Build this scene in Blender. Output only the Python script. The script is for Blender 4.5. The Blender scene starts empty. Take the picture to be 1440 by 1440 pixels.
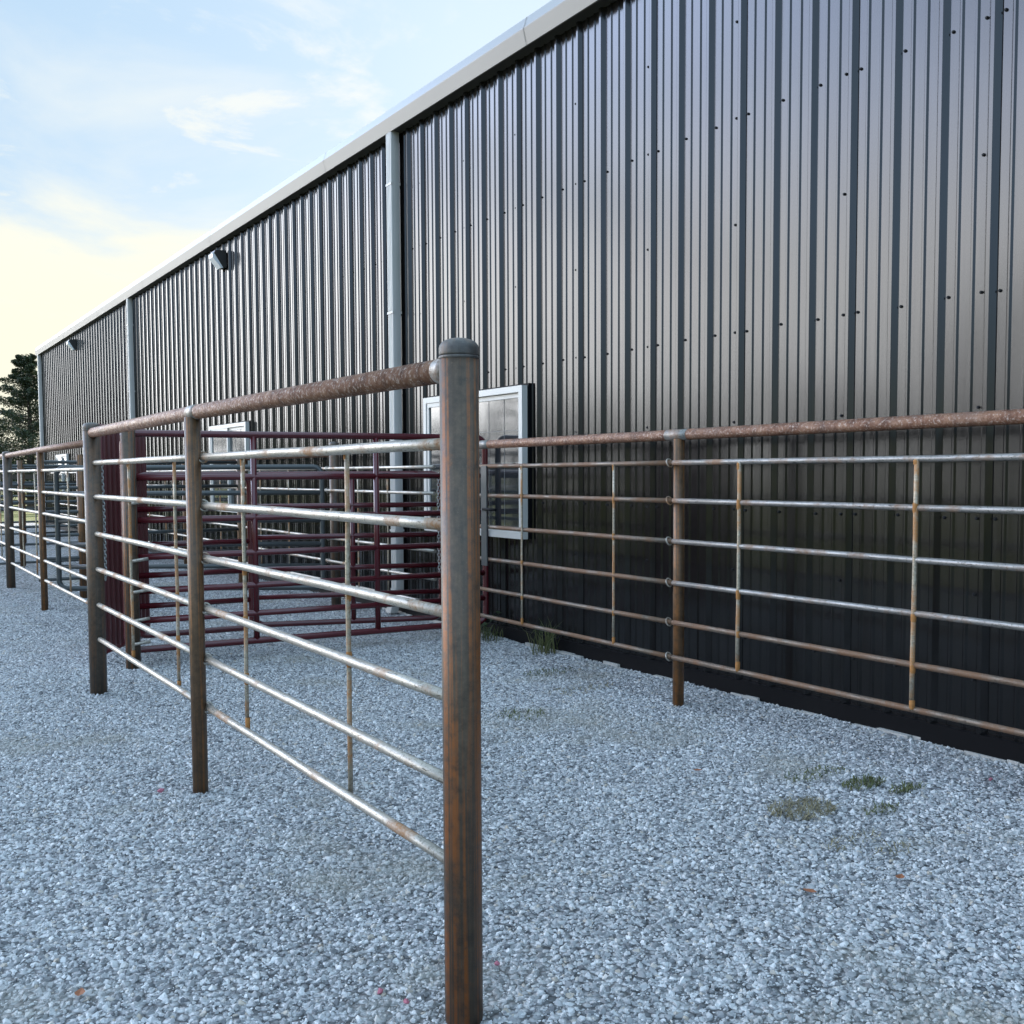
import bpy, bmesh, math, random
from mathutils import Vector, Matrix, noise as mnoise
random.seed(11)
C = bpy.context.scene.collection
R = math.radians
SUN_EL, SUN_AZ = 22.0, 33.0          # degrees; azimuth from +Y towards +X (behind the building)
WALL_X = 4.98
EAVE = 5.03

# ------------------------------------------------------------------ helpers
class MB:
    """collects tubes, boxes and faces into one mesh object"""
    def __init__(s): s.v = []; s.f = []; s.sm = []
    def quad(s, pts, smooth=False):
        n = len(s.v); s.v += [tuple(p) for p in pts]; s.f.append(tuple(range(n, n + len(pts)))); s.sm.append(smooth)
    def box(s, c, d, rz=0.0):
        cx, cy, cz = c; hx, hy, hz = d[0] / 2, d[1] / 2, d[2] / 2
        cs, sn = math.cos(rz), math.sin(rz); n = len(s.v)
        for z in (-hz, hz):
            for x, y in ((-hx, -hy), (hx, -hy), (hx, hy), (-hx, hy)):
                s.v.append((cx + x * cs - y * sn, cy + x * sn + y * cs, cz + z))
        for q in ((3, 2, 1, 0), (4, 5, 6, 7), (0, 1, 5, 4), (1, 2, 6, 5), (2, 3, 7, 6), (3, 0, 4, 7)):
            s.f.append(tuple(n + i for i in q)); s.sm.append(False)
    def path(s, pts, rad, n=12, caps=True, smooth=True):
        pts = [Vector(p) for p in pts]
        rads = rad if isinstance(rad, (list, tuple)) else [rad] * len(pts)
        rings = []; prev = None
        for i, p in enumerate(pts):
            a = pts[max(i - 1, 0)]; b = pts[min(i + 1, len(pts) - 1)]
            t = (b - a).normalized()
            u = Vector((0, 0, 1)) if abs(t.z) < .9 else Vector((1, 0, 0))
            if prev is None: x = t.cross(u).normalized()
            else: x = (prev - t * prev.dot(t)).normalized()
            y = t.cross(x); prev = x; base = len(s.v)
            for k in range(n):
                w = 2 * math.pi * k / n
                s.v.append(tuple(p + (x * math.cos(w) + y * math.sin(w)) * rads[i]))
            rings.append(base)
        for i in range(len(pts) - 1):
            for k in range(n):
                k2 = (k + 1) % n
                s.f.append((rings[i] + k, rings[i] + k2, rings[i + 1] + k2, rings[i + 1] + k)); s.sm.append(smooth)
        if caps:
            s.f.append(tuple(rings[0] + k for k in range(n - 1, -1, -1))); s.sm.append(False)
            s.f.append(tuple(rings[-1] + k for k in range(n))); s.sm.append(False)
    def build(s, name, mat, parent=None):
        me = bpy.data.meshes.new(name); me.from_pydata(s.v, [], s.f); me.update()
        me.polygons.foreach_set('use_smooth', s.sm)
        o = bpy.data.objects.new(name, me); C.objects.link(o)
        if mat is not None: me.materials.append(mat)
        if parent is not None:
            o.parent = parent
            root = parent
            while root.parent: root = root.parent
            if root.type == 'EMPTY':      # vertices are given in world space: keep them there
                m = root.matrix_basis.copy(); me.transform(m.inverted())
        return o

def tag(o, label=None, cat=None, group=None, kind=None):
    if label: o['label'] = label
    if cat: o['category'] = cat
    if group: o['group'] = group
    if kind: o['kind'] = kind
    return o

def thing(name, label, cat, loc=(0, 0, 0), group=None):
    o = bpy.data.objects.new(name, None); C.objects.link(o); o.location = loc
    o.empty_display_size = .2
    return tag(o, label, cat, group)

# ------------------------------------------------------------------ materials
class NT:
    def __init__(s, name):
        s.m = bpy.data.materials.new(name); s.m.use_nodes = True
        s.t = s.m.node_tree; s.b = s.t.nodes['Principled BSDF']
    def n(s, typ, **kw):
        x = s.t.nodes.new(typ)
        for k, v in kw.items():
            if k in x.inputs: x.inputs[k].default_value = v
            else: setattr(x, k, v)
        return x
    def l(s, a, b): s.t.links.new(a, b)
    def pos(s, scale=(1, 1, 1)):
        g = s.n('ShaderNodeNewGeometry'); m = s.n('ShaderNodeMapping'); m.inputs['Scale'].default_value = scale
        s.l(g.outputs['Position'], m.inputs['Vector']); return m.outputs['Vector']
    def noise(s, vec, scale, detail=4, rough=.55, dist=0.):
        x = s.n('ShaderNodeTexNoise'); x.inputs['Scale'].default_value = scale; x.inputs['Detail'].default_value = detail
        x.inputs['Roughness'].default_value = rough; x.inputs['Distortion'].default_value = dist
        s.l(vec, x.inputs['Vector']); return x.outputs['Fac']
    def ramp(s, fac, stops, interp='LINEAR'):
        x = s.n('ShaderNodeValToRGB'); x.color_ramp.interpolation = interp; e = x.color_ramp.elements
        while len(e) < len(stops): e.new(.5)
        for i, (p, c) in enumerate(stops):
            e[i].position = p; e[i].color = (c[0], c[1], c[2], 1) if not isinstance(c, (int, float)) else (c, c, c, 1)
        s.l(fac, x.inputs['Fac']); return x.outputs['Color']
    def mix(s, fac, a, b, mode='MIX'):
        x = s.n('ShaderNodeMix', data_type='RGBA', blend_type=mode)
        for sock, val in ((x.inputs[0], fac), (x.inputs[6], a), (x.inputs[7], b)):
            if isinstance(val, bpy.types.NodeSocket): s.l(val, sock)
            elif isinstance(val, (int, float)): sock.default_value = val
            else: sock.default_value = (*val[:3], 1)
        return x.outputs[2]
    def math(s, op, a, b=None, clamp=False):
        x = s.n('ShaderNodeMath', operation=op); x.use_clamp = clamp
        for i, val in enumerate((a, b)):
            if val is None: continue
            if isinstance(val, bpy.types.NodeSocket): s.l(val, x.inputs[i])
            else: x.inputs[i].default_value = val
        return x.outputs[0]
    def bump(s, h, strength=.3, dist=.01, normal=None):
        x = s.n('ShaderNodeBump'); x.inputs['Strength'].default_value = strength; x.inputs['Distance'].default_value = dist
        s.l(h, x.inputs['Height'])
        if normal is not None: s.l(normal, x.inputs['Normal'])
        return x.outputs['Normal']
    def set(s, **kw):
        for k, v in kw.items():
            sock = s.b.inputs[k.replace('_', ' ')]
            if isinstance(v, bpy.types.NodeSocket): s.l(v, sock)
            elif isinstance(v, tuple): sock.default_value = (*v[:3], 1)
            else: sock.default_value = v
        return s.m

def mat_plain(name, col, rough=.5, metal=0., ior=1.5, var=.15, scale=6.):
    t = NT(name); v = t.pos(); n = t.noise(v, scale, 5)
    c = t.mix(n, tuple(x * (1 - var) for x in col), tuple(x * (1 + var) for x in col))
    return t.set(Base_Color=c, Roughness=rough, Metallic=metal, IOR=ior)

def mat_rust_rail():
    t = NT('rusted_pipe'); v = t.pos()
    n1 = t.noise(v, 14, 6, .65); n2 = t.noise(v, 75, 5, .75); n3 = t.noise(v, 3, 3)
    c = t.ramp(n1, [(.3, (.075, .030, .016)), (.5, (.175, .078, .042)), (.68, (.27, .145, .085))])
    c = t.mix(t.ramp(n2, [(.54, 0.), (.64, .9)]), c, (.42, .33, .27))
    c = t.mix(t.ramp(n2, [(.34, .45), (.42, 0.)]), c, (.085, .040, .024))
    c = t.mix(t.ramp(n3, [(.55, 0.), (.75, .4)]), c, (.13, .09, .07))
    nb = t.bump(n2, .9, .006, t.bump(n1, .3, .01))
    return t.set(Base_Color=c, Roughness=t.ramp(n2, [(.4, .75), (.65, .28)]), Metallic=.3, Normal=nb)

def mat_post(name, dark, mid, streak, amount):
    """mill-scale steel with rust running down in streaks and blotches"""
    t = NT(name); v = t.pos()
    s1 = t.noise(t.pos((52, 52, .4)), 1.0, 5, .62, .5); s2 = t.noise(t.pos((95, 95, 4.)), 1.0, 4, .65)
    n1 = t.noise(v, 7, 6, .65); n2 = t.noise(v, 210, 4, .75); n3 = t.noise(v, 34, 5, .7)
    c = t.mix(t.ramp(n3, [(.3, 0.), (.7, 1.)]), dark, mid)
    c = t.mix(t.ramp(s2, [(.42, 0.), (.66, .35)]), c, tuple(x * .5 for x in dark))
    k = t.math('MULTIPLY', t.ramp(s1, [(.49, 0.), (.57, 1.)]), t.ramp(n1, [(.34, .25), (.54, 1.)]))
    k = t.math('MULTIPLY', k, t.ramp(n3, [(.36, .40), (.54, 1.)]))
    b = t.math('MULTIPLY', t.ramp(n1, [(.63, 0.), (.74, .7)]), t.ramp(n2, [(.35, .3), (.6, 1.)]))
    k = t.math('MULTIPLY', t.math('MAXIMUM', k, b), amount)
    c = t.mix(k, c, t.mix(s2, tuple(x * .7 for x in streak), tuple(x * 1.25 for x in streak)))
    c = t.mix(t.ramp(n2, [(.62, 0.), (.72, .5)]), c, tuple(min(.6, x * 2.3) for x in mid))
    nb = t.bump(n2, .4, .003, t.bump(n3, .2, .004))
    return t.set(Base_Color=c, Roughness=t.ramp(n3, [(.3, .36), (.7, .58)]), Metallic=.2, Normal=nb)

def mat_steel(name, light, darkc, rustc, lo, hi):
    """bare steel rail: mill scale flecks, long scratches and patches of fresh rust"""
    t = NT(name); v = t.pos()
    n1 = t.noise(v, 4.5, 5, .62); n2 = t.noise(v, 95, 4, .75); n3 = t.noise(t.pos((70, 5, 70)), 1.0, 5, .65); n4 = t.noise(t.pos((150, 22, 150)), 1.0, 3, .7)
    c = t.mix(t.ramp(n3, [(.32, 0.), (.62, 1.)]), tuple(x * .62 for x in light), light)
    c = t.mix(t.ramp(n2, [(.55, 0.), (.63, .8)]), c, darkc)
    c = t.mix(t.ramp(n4, [(.60, 0.), (.66, .85)]), c, tuple(x * .6 for x in darkc))
    k = t.math('MULTIPLY', t.ramp(n1, [(lo, 0.), (hi, 1.)]), t.ramp(n2, [(.3, .45), (.6, 1.)]))
    c = t.mix(k, c, rustc)
    r = t.mix(k, t.ramp(n3, [(.3, .5), (.7, .36)]), (.75,) * 3)
    return t.set(Base_Color=c, Roughness=r, Metallic=t.math('MULTIPLY', t.math('SUBTRACT', 1., k), .55),
                 Normal=t.bump(n2, .45, .003))

def mat_wall():
    t = NT('bronze_panel'); v = t.pos()
    n1 = t.noise(v, 1.3, 3); w = t.noise(t.pos((.4, .8, .3)), 1.0, 0, .5); n2 = t.noise(t.pos((3, 30, 1.2)), 1.0, 4, .6)
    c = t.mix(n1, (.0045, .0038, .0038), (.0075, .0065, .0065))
    # dust splashed up from the yard, a stain with its own shape
    g = t.n('ShaderNodeNewGeometry'); sp = t.n('ShaderNodeSeparateXYZ'); t.l(g.outputs['Position'], sp.inputs[0])
    r = t.ramp(t.math('MULTIPLY', n2, 1.0), [(.3, .13), (.7, .20)])
    return t.set(Base_Color=c, Roughness=r, IOR=1.52, Normal=t.bump(w, .12, .02))

def mat_gravel_stone():
    t = NT('gravel_stone'); oi = t.n('ShaderNodeObjectInfo'); v = t.pos()
    c = t.ramp(oi.outputs['Random'], [(0., (.10, .105, .115)), (.20, (.27, .275, .28)), (.52, (.41, .415, .42)), (.9, (.65, .65, .645)), (1., (.40, .345, .28))])
    n = t.noise(v, 130, 4, .65)
    c = t.mix(t.ramp(n, [(.35, .35), (.6, 0.)]), c, (.24, .24, .245))
    big = t.noise(v, .9, 4, .6)
    c = t.mix(t.ramp(big, [(.54, 0.), (.68, .55)]), c, (.27, .25, .205))   # patches of damp, dustier stone
    return t.set(Base_Color=c, Roughness=.82, IOR=1.4, Normal=t.bump(n, .25, .002))

def mat_gravel_bed():
    t = NT('gravel_bed'); v = t.pos()
    def layer(scale):
        x = t.n('ShaderNodeTexVoronoi', feature='F1'); x.inputs['Scale'].default_value = scale; t.l(v, x.inputs['Vector'])
        return x
    a = layer(42.)
    rnd = t.n('ShaderNodeSeparateColor'); t.l(a.outputs['Color'], rnd.inputs[0])
    c = t.ramp(rnd.outputs[0], [(0., (.11, .115, .12)), (.45, (.30, .305, .31)), (1., (.53, .53, .53))])
    c = t.mix(t.ramp(a.outputs['Distance'], [(.42, 0.), (.75, .8)]), c, (.025, .025, .027))  # shade in the gaps between stones, painted into the colour
    big = t.noise(v, .9, 4, .6); huge = t.noise(v, .22, 4, .6)
    c = t.mix(t.ramp(big, [(.54, 0.), (.68, .55)]), c, (.27, .25, .205))
    c = t.mix(t.ramp(huge, [(.5, 0.), (.7, .35)]), c, (.27, .28, .30))
    h = t.math('SUBTRACT', 1., a.outputs['Distance'])
    return t.set(Base_Color=c, Roughness=.9, IOR=1.35, Normal=t.bump(h, .9, .02))

def mat_grass_ground():
    t = NT('meadow_grass'); v = t.pos()
    n1 = t.noise(v, .35, 5, .6); n2 = t.noise(v, 9, 5, .7)
    c = t.ramp(n1, [(.3, (.075, .10, .024)), (.55, (.14, .14, .035)), (.75, (.20, .17, .05))])
    c = t.mix(t.ramp(n2, [(.4, 0.), (.75, .6)]), c, (.09, .10, .025))
    return t.set(Base_Color=c, Roughness=.95, IOR=1.3, Normal=t.bump(n2, .8, .1))

def mat_leaf(name, c1, c2, trans=.25):
    t = NT(name); oi = t.n('ShaderNodeNewGeometry')
    c = t.mix(oi.outputs['Random Per Island'], c1, c2)
    m = t.set(Base_Color=c, Roughness=.6)
    tr = t.n('ShaderNodeBsdfTranslucent'); t.l(c, tr.inputs['Color'])
    mx = t.n('ShaderNodeMixShader'); mx.inputs[0].default_value = trans
    out = t.t.nodes['Material Output']
    t.l(t.b.outputs[0], mx.inputs[1]); t.l(tr.outputs[0], mx.inputs[2]); t.l(mx.outputs[0], out.inputs['Surface'])
    return m

M = {}
M['rust'] = mat_rust_rail()
M['dark_post'] = mat_post('mill_scale_post', (.046, .034, .024), (.118, .084, .055), (.26, .085, .020), .95)
M['line_post'] = mat_post('rusted_line_post', (.062, .038, .021), (.150, .088, .045), (.28, .112, .032), .9)
M['grey_post'] = mat_post('grey_post', (.050, .039, .029), (.110, .088, .066), (.20, .090, .036), .5)
M['cap'] = mat_post('steel_cap', (.055, .050, .046), (.115, .105, .095), (.17, .09, .045), .35)
M['bright'] = mat_plain('ground_steel', (.34, .36, .37), .42, .7, var=.3, scale=40)
M['rail'] = mat_steel('bare_steel_rail', (.47, .43, .37), (.13, .11, .085), (.28, .13, .046), .53, .66)
M['rail_rust'] = mat_steel('rust_mottled_rail', (.19, .150, .115), (.05, .038, .026), (.15, .070, .030), .40, .56)
M['rail_dark'] = mat_steel('dark_steel_rail', (.30, .285, .265), (.07, .06, .05), (.20, .10, .045), .50, .64)
M['rung'] = mat_steel('rust_spotted_rung', (.46, .40, .31), (.17, .13, .09), (.38, .165, .05), .47, .57)
M['burgundy'] = mat_plain('burgundy_paint', (.080, .0075, .012), .26, 0., 1.6, .2, 12)
M['sheet'] = mat_plain('burgundy_sheet', (.105, .014, .019), .34, 0., 1.55, .25, 5)
M['greygate'] = mat_plain('charcoal_paint', (.055, .06, .06), .35, .1, 1.5, .2, 6)
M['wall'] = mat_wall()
M['gutter'] = mat_plain('tan_trim', (.215, .192, .162), .45, 0., 1.5, .06, 2)
M['spout'] = mat_plain('white_downspout', (.46, .44, .41), .40, 0., 1.5, .08, 3)
M['vinyl'] = mat_plain('white_vinyl', (.50, .485, .45), .38, 0., 1.5, .04, 3)
M['black'] = mat_plain('black_trim', (.004, .004, .005), .6, 0., 1.2, .2, 8)
M['screw'] = mat_plain('screw_head', (.004, .004, .005), .8, 0., 1.5, .2, 50)
M['concrete'] = mat_plain('concrete', (.40, .385, .36), .9, 0., 1.4, .25, 14)
M['soffit'] = mat_plain('soffit_trim', (.055, .050, .045), .5, 0., 1.5, .1, 3)
M['roof'] = mat_plain('pale_roof', (.30, .305, .31), .35, .2, 1.5, .05, 2)
M['lens'] = mat_plain('lamp_lens', (.72, .73, .74), .25, 0., 1.5, .05, 5)
M['bronze'] = mat_plain('bronze_housing', (.030, .028, .027), .4, .1, 1.5, .2, 8)
M['chain'] = mat_plain('zinc_chain', (.36, .36, .35), .4, .7, 1.5, .3, 60)
M['stone'] = mat_gravel_stone()
M['bed'] = mat_gravel_bed()
M['grass_ground'] = mat_grass_ground()
M['blade'] = mat_leaf('grass_blade', (.060, .080, .022), (.150, .155, .060))
M['dry'] = mat_leaf('dry_blade', (.15, .13, .07), (.32, .28, .17))
M['weed'] = mat_leaf('weed_leaf', (.035, .055, .020), (.075, .100, .045))
M['cedar'] = mat_leaf('cedar_leaf', (.012, .024, .010), (.045, .060, .022), .2)
M['tree'] = mat_leaf('tree_leaf', (.014, .020, .007), (.040, .038, .014), .1)
M['bush'] = mat_leaf('bush_leaf', (.10, .10, .03), (.22, .19, .07), .4)
M['bark'] = mat_plain('bark', (.07, .05, .036), .9, 0., 1.4, .3, 10)
M['plank'] = mat_plain('dark_plank', (.050, .040, .032), .8, 0., 1.4, .3, 4)
M['oak_leaf'] = mat_plain('fallen_leaf', (.25, .095, .045), .7, 0., 1.4, .3, 80)
M['pink'] = mat_plain('pink_stone', (.40, .14, .18), .9, 0., 1.4, .3, 80)

def mat_glass():
    t = NT('window_glass'); v = t.pos()
    w = t.noise(t.pos((1, 3.0, 2.2)), 1.0, 2, .5)
    return t.set(Base_Color=(.020, .024, .026), Roughness=.07, IOR=1.9, Normal=t.bump(w, .035, .02))
M['glass'] = mat_glass()

# ------------------------------------------------------------------ ground
def gz(x, y):
    """small undulation of the yard"""
    d = mnoise.noise(Vector((x * .55, y * .55, 3.1))) * .018 + mnoise.noise(Vector((x * 1.9, y * 1.9, 7.7))) * .007
    heap = min(1., max(0., (x - 4.62) / .30)) * (.014 + .016 * mnoise.noise(Vector((1.7, y * 2.6, 5.)))) if x < 4.97 else 0.   # stones banked against the wall
    return d * min(1., max(0., (4.9 - x) / .6)) + heap

mb = MB()
S = 900.
mb.quad([(-S, -S, -.06), (S, -S, -.06), (S, S, -.06), (-S, S, -.06)])
tag(mb.build('ground', M['grass_ground']), kind='structure')

def grid_sheet(name, xs, ys, zf, mat):
    v = [(x, y, zf(x, y)) for y in ys for x in xs]; nx = len(xs)
    f = [(j * nx + i, j * nx + i + 1, (j + 1) * nx + i + 1, (j + 1) * nx + i) for j in range(len(ys) - 1) for i in range(nx - 1)]
    me = bpy.data.meshes.new(name); me.from_pydata(v, [], f); me.update()
    me.polygons.foreach_set('use_smooth', [True] * len(f)); me.materials.append(mat)
    o = bpy.data.objects.new(name, me); C.objects.link(o); return o
xs = [-1.6 + .14 * i for i in range(48)]
ys = [-5 + .14 * i for i in range(145)] + [15.5 + .75 * i for i in range(30)]
tag(grid_sheet('gravel_yard', xs, ys, gz, M['bed']), kind='structure')

# loose stones: angular crushed rock scattered over the part of the yard that is near
def stone_mesh(k):
    rnd = random.Random(100 + k); bm = bmesh.new()
    sx, sy, sz = rnd.uniform(.85, 1.25), rnd.uniform(.6, .95), rnd.uniform(.5, .85)
    for i in range(15):
        d = Vector((rnd.gauss(0, 1), rnd.gauss(0, 1), rnd.gauss(0, 1))).normalized() * rnd.uniform(.8, 1.05)
        bm.verts.new((d.x * sx, d.y * sy, d.z * sz))
    r = bmesh.ops.convex_hull(bm, input=bm.verts)
    bmesh.ops.delete(bm, geom=[g for g in r['geom_interior'] if isinstance(g, bmesh.types.BMVert)], context='VERTS')
    me = bpy.data.meshes.new('stone'); bm.to_mesh(me); bm.free(); me.materials.append(M['stone']); return me
stones = bpy.data.collections.new('stone_shapes')
for k in range(9):
    stones.objects.link(bpy.data.objects.new('stone', stone_mesh(k)))

def gravel():
    # carrier faces; the density attribute thins the stones where they are too far to be told apart
    xs = [-1.2 + .2 * i for i in range(31)]; xs[-1] = 4.945; ys = [.6 + .2 * i for i in range(73)]
    o = grid_sheet('gravel', xs, ys, lambda x, y: gz(x, y) - .002, M['stone'])
    at = o.data.attributes.new('dens', 'FLOAT', 'POINT')
    for i, v in enumerate(o.data.vertices):
        d = math.hypot(v.co.x, v.co.y)
        bare = mnoise.noise(Vector((v.co.x * .8, v.co.y * .8, 21.))) * .25
        at.data[i].value = max(0., min(1., (15.5 - d) / 6.)) * (1. + bare)
    g = bpy.data.node_groups.new('scatter_gravel', 'GeometryNodeTree')
    g.interface.new_socket('Geometry', in_out='INPUT', socket_type='NodeSocketGeometry')
    g.interface.new_socket('Geometry', in_out='OUTPUT', socket_type='NodeSocketGeometry')
    N = g.nodes; L = g.links.new
    gi = N.new('NodeGroupInput'); go = N.new('NodeGroupOutput')
    at = N.new('GeometryNodeInputNamedAttribute'); at.data_type = 'FLOAT'; at.inputs['Name'].default_value = 'dens'
    def scatter(density, lo, hi, seed, zoff):
        mul = N.new('ShaderNodeMath'); mul.operation = 'MULTIPLY'; mul.inputs[1].default_value = density
        L(at.outputs['Attribute'], mul.inputs[0])
        dp = N.new('GeometryNodeDistributePointsOnFaces'); dp.distribute_method = 'RANDOM'; dp.inputs['Seed'].default_value = seed
        L(gi.outputs[0], dp.inputs['Mesh']); L(mul.outputs[0], dp.inputs['Density'])
        ci = N.new('GeometryNodeCollectionInfo'); ci.inputs['Collection'].default_value = stones
        ci.inputs['Separate Children'].default_value = True; ci.inputs['Reset Children'].default_value = True
        rs = N.new('FunctionNodeRandomValue'); rs.data_type = 'FLOAT'; rs.inputs[2].default_value = 0.; rs.inputs[3].default_value = 1.; rs.inputs['Seed'].default_value = seed + 5
        pw = N.new('ShaderNodeMath'); pw.operation = 'POWER'; pw.inputs[1].default_value = 2.2; L(rs.outputs[1], pw.inputs[0])
        mr = N.new('ShaderNodeMapRange'); mr.inputs['To Min'].default_value = lo; mr.inputs['To Max'].default_value = hi; L(pw.outputs[0], mr.inputs['Value'])
        rr = N.new('FunctionNodeRandomValue'); rr.data_type = 'FLOAT_VECTOR'; rr.inputs[0].default_value = (-1.0, -1.0, 0); rr.inputs[1].default_value = (1.0, 1.0, 6.283); rr.inputs['Seed'].default_value = seed + 9
        ip = N.new('GeometryNodeInstanceOnPoints'); ip.inputs['Pick Instance'].default_value = True
        L(dp.outputs['Points'], ip.inputs['Points']); L(ci.outputs[0], ip.inputs['Instance'])
        L(rr.outputs[0], ip.inputs['Rotation']); L(mr.outputs['Result'], ip.inputs['Scale'])
        return ip.outputs[0]
    j = N.new('GeometryNodeJoinGeometry')
    L(scatter(5200, .0048, .0112, 3, 0), j.inputs[0]); L(scatter(2700, .0070, .0185, 17, 0), j.inputs[0])
    L(j.outputs[0], go.inputs[0])
    md = o.modifiers.new('scatter', 'NODES'); md.node_group = g
    return tag(o, 'loose pale grey crushed stone covering the yard', None, None, 'stuff')
gravel()

# ------------------------------------------------------------------ metal building
PITCH, RIB0 = .2945, 4.083
Y0, Y1 = -7.4, 33.35
bld = thing('metal_building', 'long dark bronze ribbed metal building with tan gutter along the pens', 'building', (WALL_X, 13, 0))
prof = [(-.5, 0), (-.402, 0), (-.366, .009), (-.334, .009), (-.298, 0), (-.126, 0), (-.118, .0015), (-.048, .029), (-.036, .031),
        (.036, .031), (.048, .029), (.118, .0015), (.126, 0), (.298, 0), (.334, .009), (.366, .009), (.402, 0)]
def rib_wall():
    pts = []
    k0 = int((Y0 - RIB0) / PITCH); k1 = int((Y1 - RIB0) / PITCH)
    for k in range(k0, k1 + 1):
        for u, d in prof:
            y = RIB0 + (k + u) * PITCH
            if Y0 <= y <= Y1: pts.append((y, d))
    pts = [(Y0, 0)] + pts + [(Y1, 0)]
    return pts
wp = rib_wall()
m = MB()
for (ya, da), (yb, db) in zip(wp[:-1], wp[1:]):
    zs = [.10, 1.25, 2.42, 3.8, EAVE - .002]
    for za, zb in zip(zs[:-1], zs[1:]):
        m.quad([(WALL_X - da, ya, za), (WALL_X - da, ya, zb), (WALL_X - db, yb, zb), (WALL_X - db, yb, za)])
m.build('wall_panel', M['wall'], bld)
m = MB()
for ya, yb in ((-7.4, Y1),):
    m.box((WALL_X - .012, (ya + yb) / 2, .055), (.05, yb - ya, .13))
    m.box((WALL_X + 6.8, Y1 - .05, 2.5), (13.4, .06, 4.96)); m.box((WALL_X + 6.8, Y0 + .05, 2.5), (13.4, .06, 4.96)); m.box((WALL_X + 13.5, (ya + yb) / 2, 2.5), (.06, yb - ya - .2, 4.96))
m.build('base_trim', M['black'], bld)
# foundation edge, broken and uneven where the gravel meets it
m = MB(); y = Y0; rnd = random.Random(4)
while y < 12:
    w = rnd.uniform(.05, .26); d = rnd.uniform(.030, .065); h = rnd.uniform(.004, .034)
    m.box((WALL_X - .022 - d / 2 + .012, y + w / 2, h / 2 - .02), (d, w - .004, h + .04), rnd.uniform(-.09, .09)); y += w
m.build('foundation_edge', M['concrete'], bld)
# gutter: dark soffit strip, sloping tan face, paler upper face
def along(pts, closed=True):
    m = MB(); pr = pts + pts[:1] if closed else pts
    for (xa, za), (xb, zb) in zip(pr, pr[1:]):
        m.quad([(WALL_X + xa, Y0 - .1, za), (WALL_X + xb, Y0 - .1, zb), (WALL_X + xb, Y1 + .16, zb), (WALL_X + xa, Y1 + .16, za)])
    if closed:
        m.quad([(WALL_X + x, Y0 - .1, z) for x, z in pts]); m.quad([(WALL_X + x, Y1 + .16, z) for x, z in reversed(pts)])
    return m
along([(0, EAVE - .003), (-.112, EAVE - .003), (-.112, EAVE + .016), (0, EAVE + .016)]).build('soffit_trim', M['soffit'], bld)
m = along([(-.1125, EAVE - .006), (-.128, EAVE - .006), (-.158, EAVE + .120), (-.158, EAVE + .128), (-.112, EAVE + .128)])
gut = m.build('gutter', M['gutter'], bld)
M['sealant'] = mat_plain('joint_sealant', (.20, .185, .165), .7)
for y in (1.2, 4.25, 7.3, 11.55, 16.1, 20.4, 24.6, 28.9):
    m = MB()
    xs_ = [(-.1305, EAVE - .006), (-.1610, EAVE + .120), (-.1610, EAVE + .129), (-.1535, EAVE + .131), (-.1255, EAVE + .222)]
    for (xa, za), (xb, zb) in zip(xs_, xs_[1:]):
        m.quad([(WALL_X + xa, y, za), (WALL_X + xb, y, zb), (WALL_X + xb, y + .007, zb), (WALL_X + xa, y + .007, za)])
    m.build('gutter_joint', M['sealant'], gut)
along([(-.112, EAVE + .1285), (-.150, EAVE + .1285), (-.122, EAVE + .222), (-.02, EAVE + .228), (-.02, EAVE + .1285)]).build('drip_edge', M['roof'], bld)
m = MB(); zr = EAVE + .205
m.quad([(WALL_X - .06, Y0 - .1, zr), (WALL_X + 6.8, Y0 - .1, zr + .62), (WALL_X + 6.8, Y1 + .12, zr + .62), (WALL_X - .06, Y1 + .12, zr)])
m.quad([(WALL_X + 6.8, Y0 - .1, zr + .62), (WALL_X + 13.6, Y0 - .1, zr), (WALL_X + 13.6, Y1 + .12, zr), (WALL_X + 6.8, Y1 + .12, zr + .62)])
m.quad([(WALL_X + .02, Y1 - .02, EAVE - .1), (WALL_X + 13.5, Y1 - .02, EAVE - .1), (WALL_X + 13.5, Y1 - .02, zr), (WALL_X + 6.8, Y1 - .02, zr + .61), (WALL_X + .02, Y1 - .02, zr)])
m.build('roof', M['roof'], bld)
# screws
m = MB()
def screw(y, z):
    m.path([(WALL_X + .002, y, z), (WALL_X - .006, y, z)], .0090, 8, True, False); m.path([(WALL_X - .005, y, z), (WALL_X - .012, y, z)], .006, 6, True, False)
k0 = int((Y0 - RIB0) / PITCH) + 1; k1 = int((22 - RIB0) / PITCH)
for k in range(k0, k1):
    yy = RIB0 + k * PITCH
    for z in (.40, 1.25, 2.42, 3.80):
        screw(yy - .054, z + random.uniform(-.006, .006))
        if k % 3 == 0: screw(yy + .05, z + random.uniform(-.006, .006))
    if k % 3 == 0:
        for z in (.85, 1.83, 3.12, 4.42): screw(yy + .053, z)
tag(m.build('panel_screw', M['screw'], bld), kind='stuff')
# panel laps: the overlapping sheet edge shows as a fine line beside every third rib
m = MB()
for k in range(k0, int((Y1 - RIB0) / PITCH)):
    if k % 3 == 0:
        yy = RIB0 + k * PITCH - .128 * PITCH
        m.box((WALL_X - .0012, yy, (EAVE + .1) / 2), (.0022, .003, EAVE - .11))
m.build('lap_seam', M['black'], bld)

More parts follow.
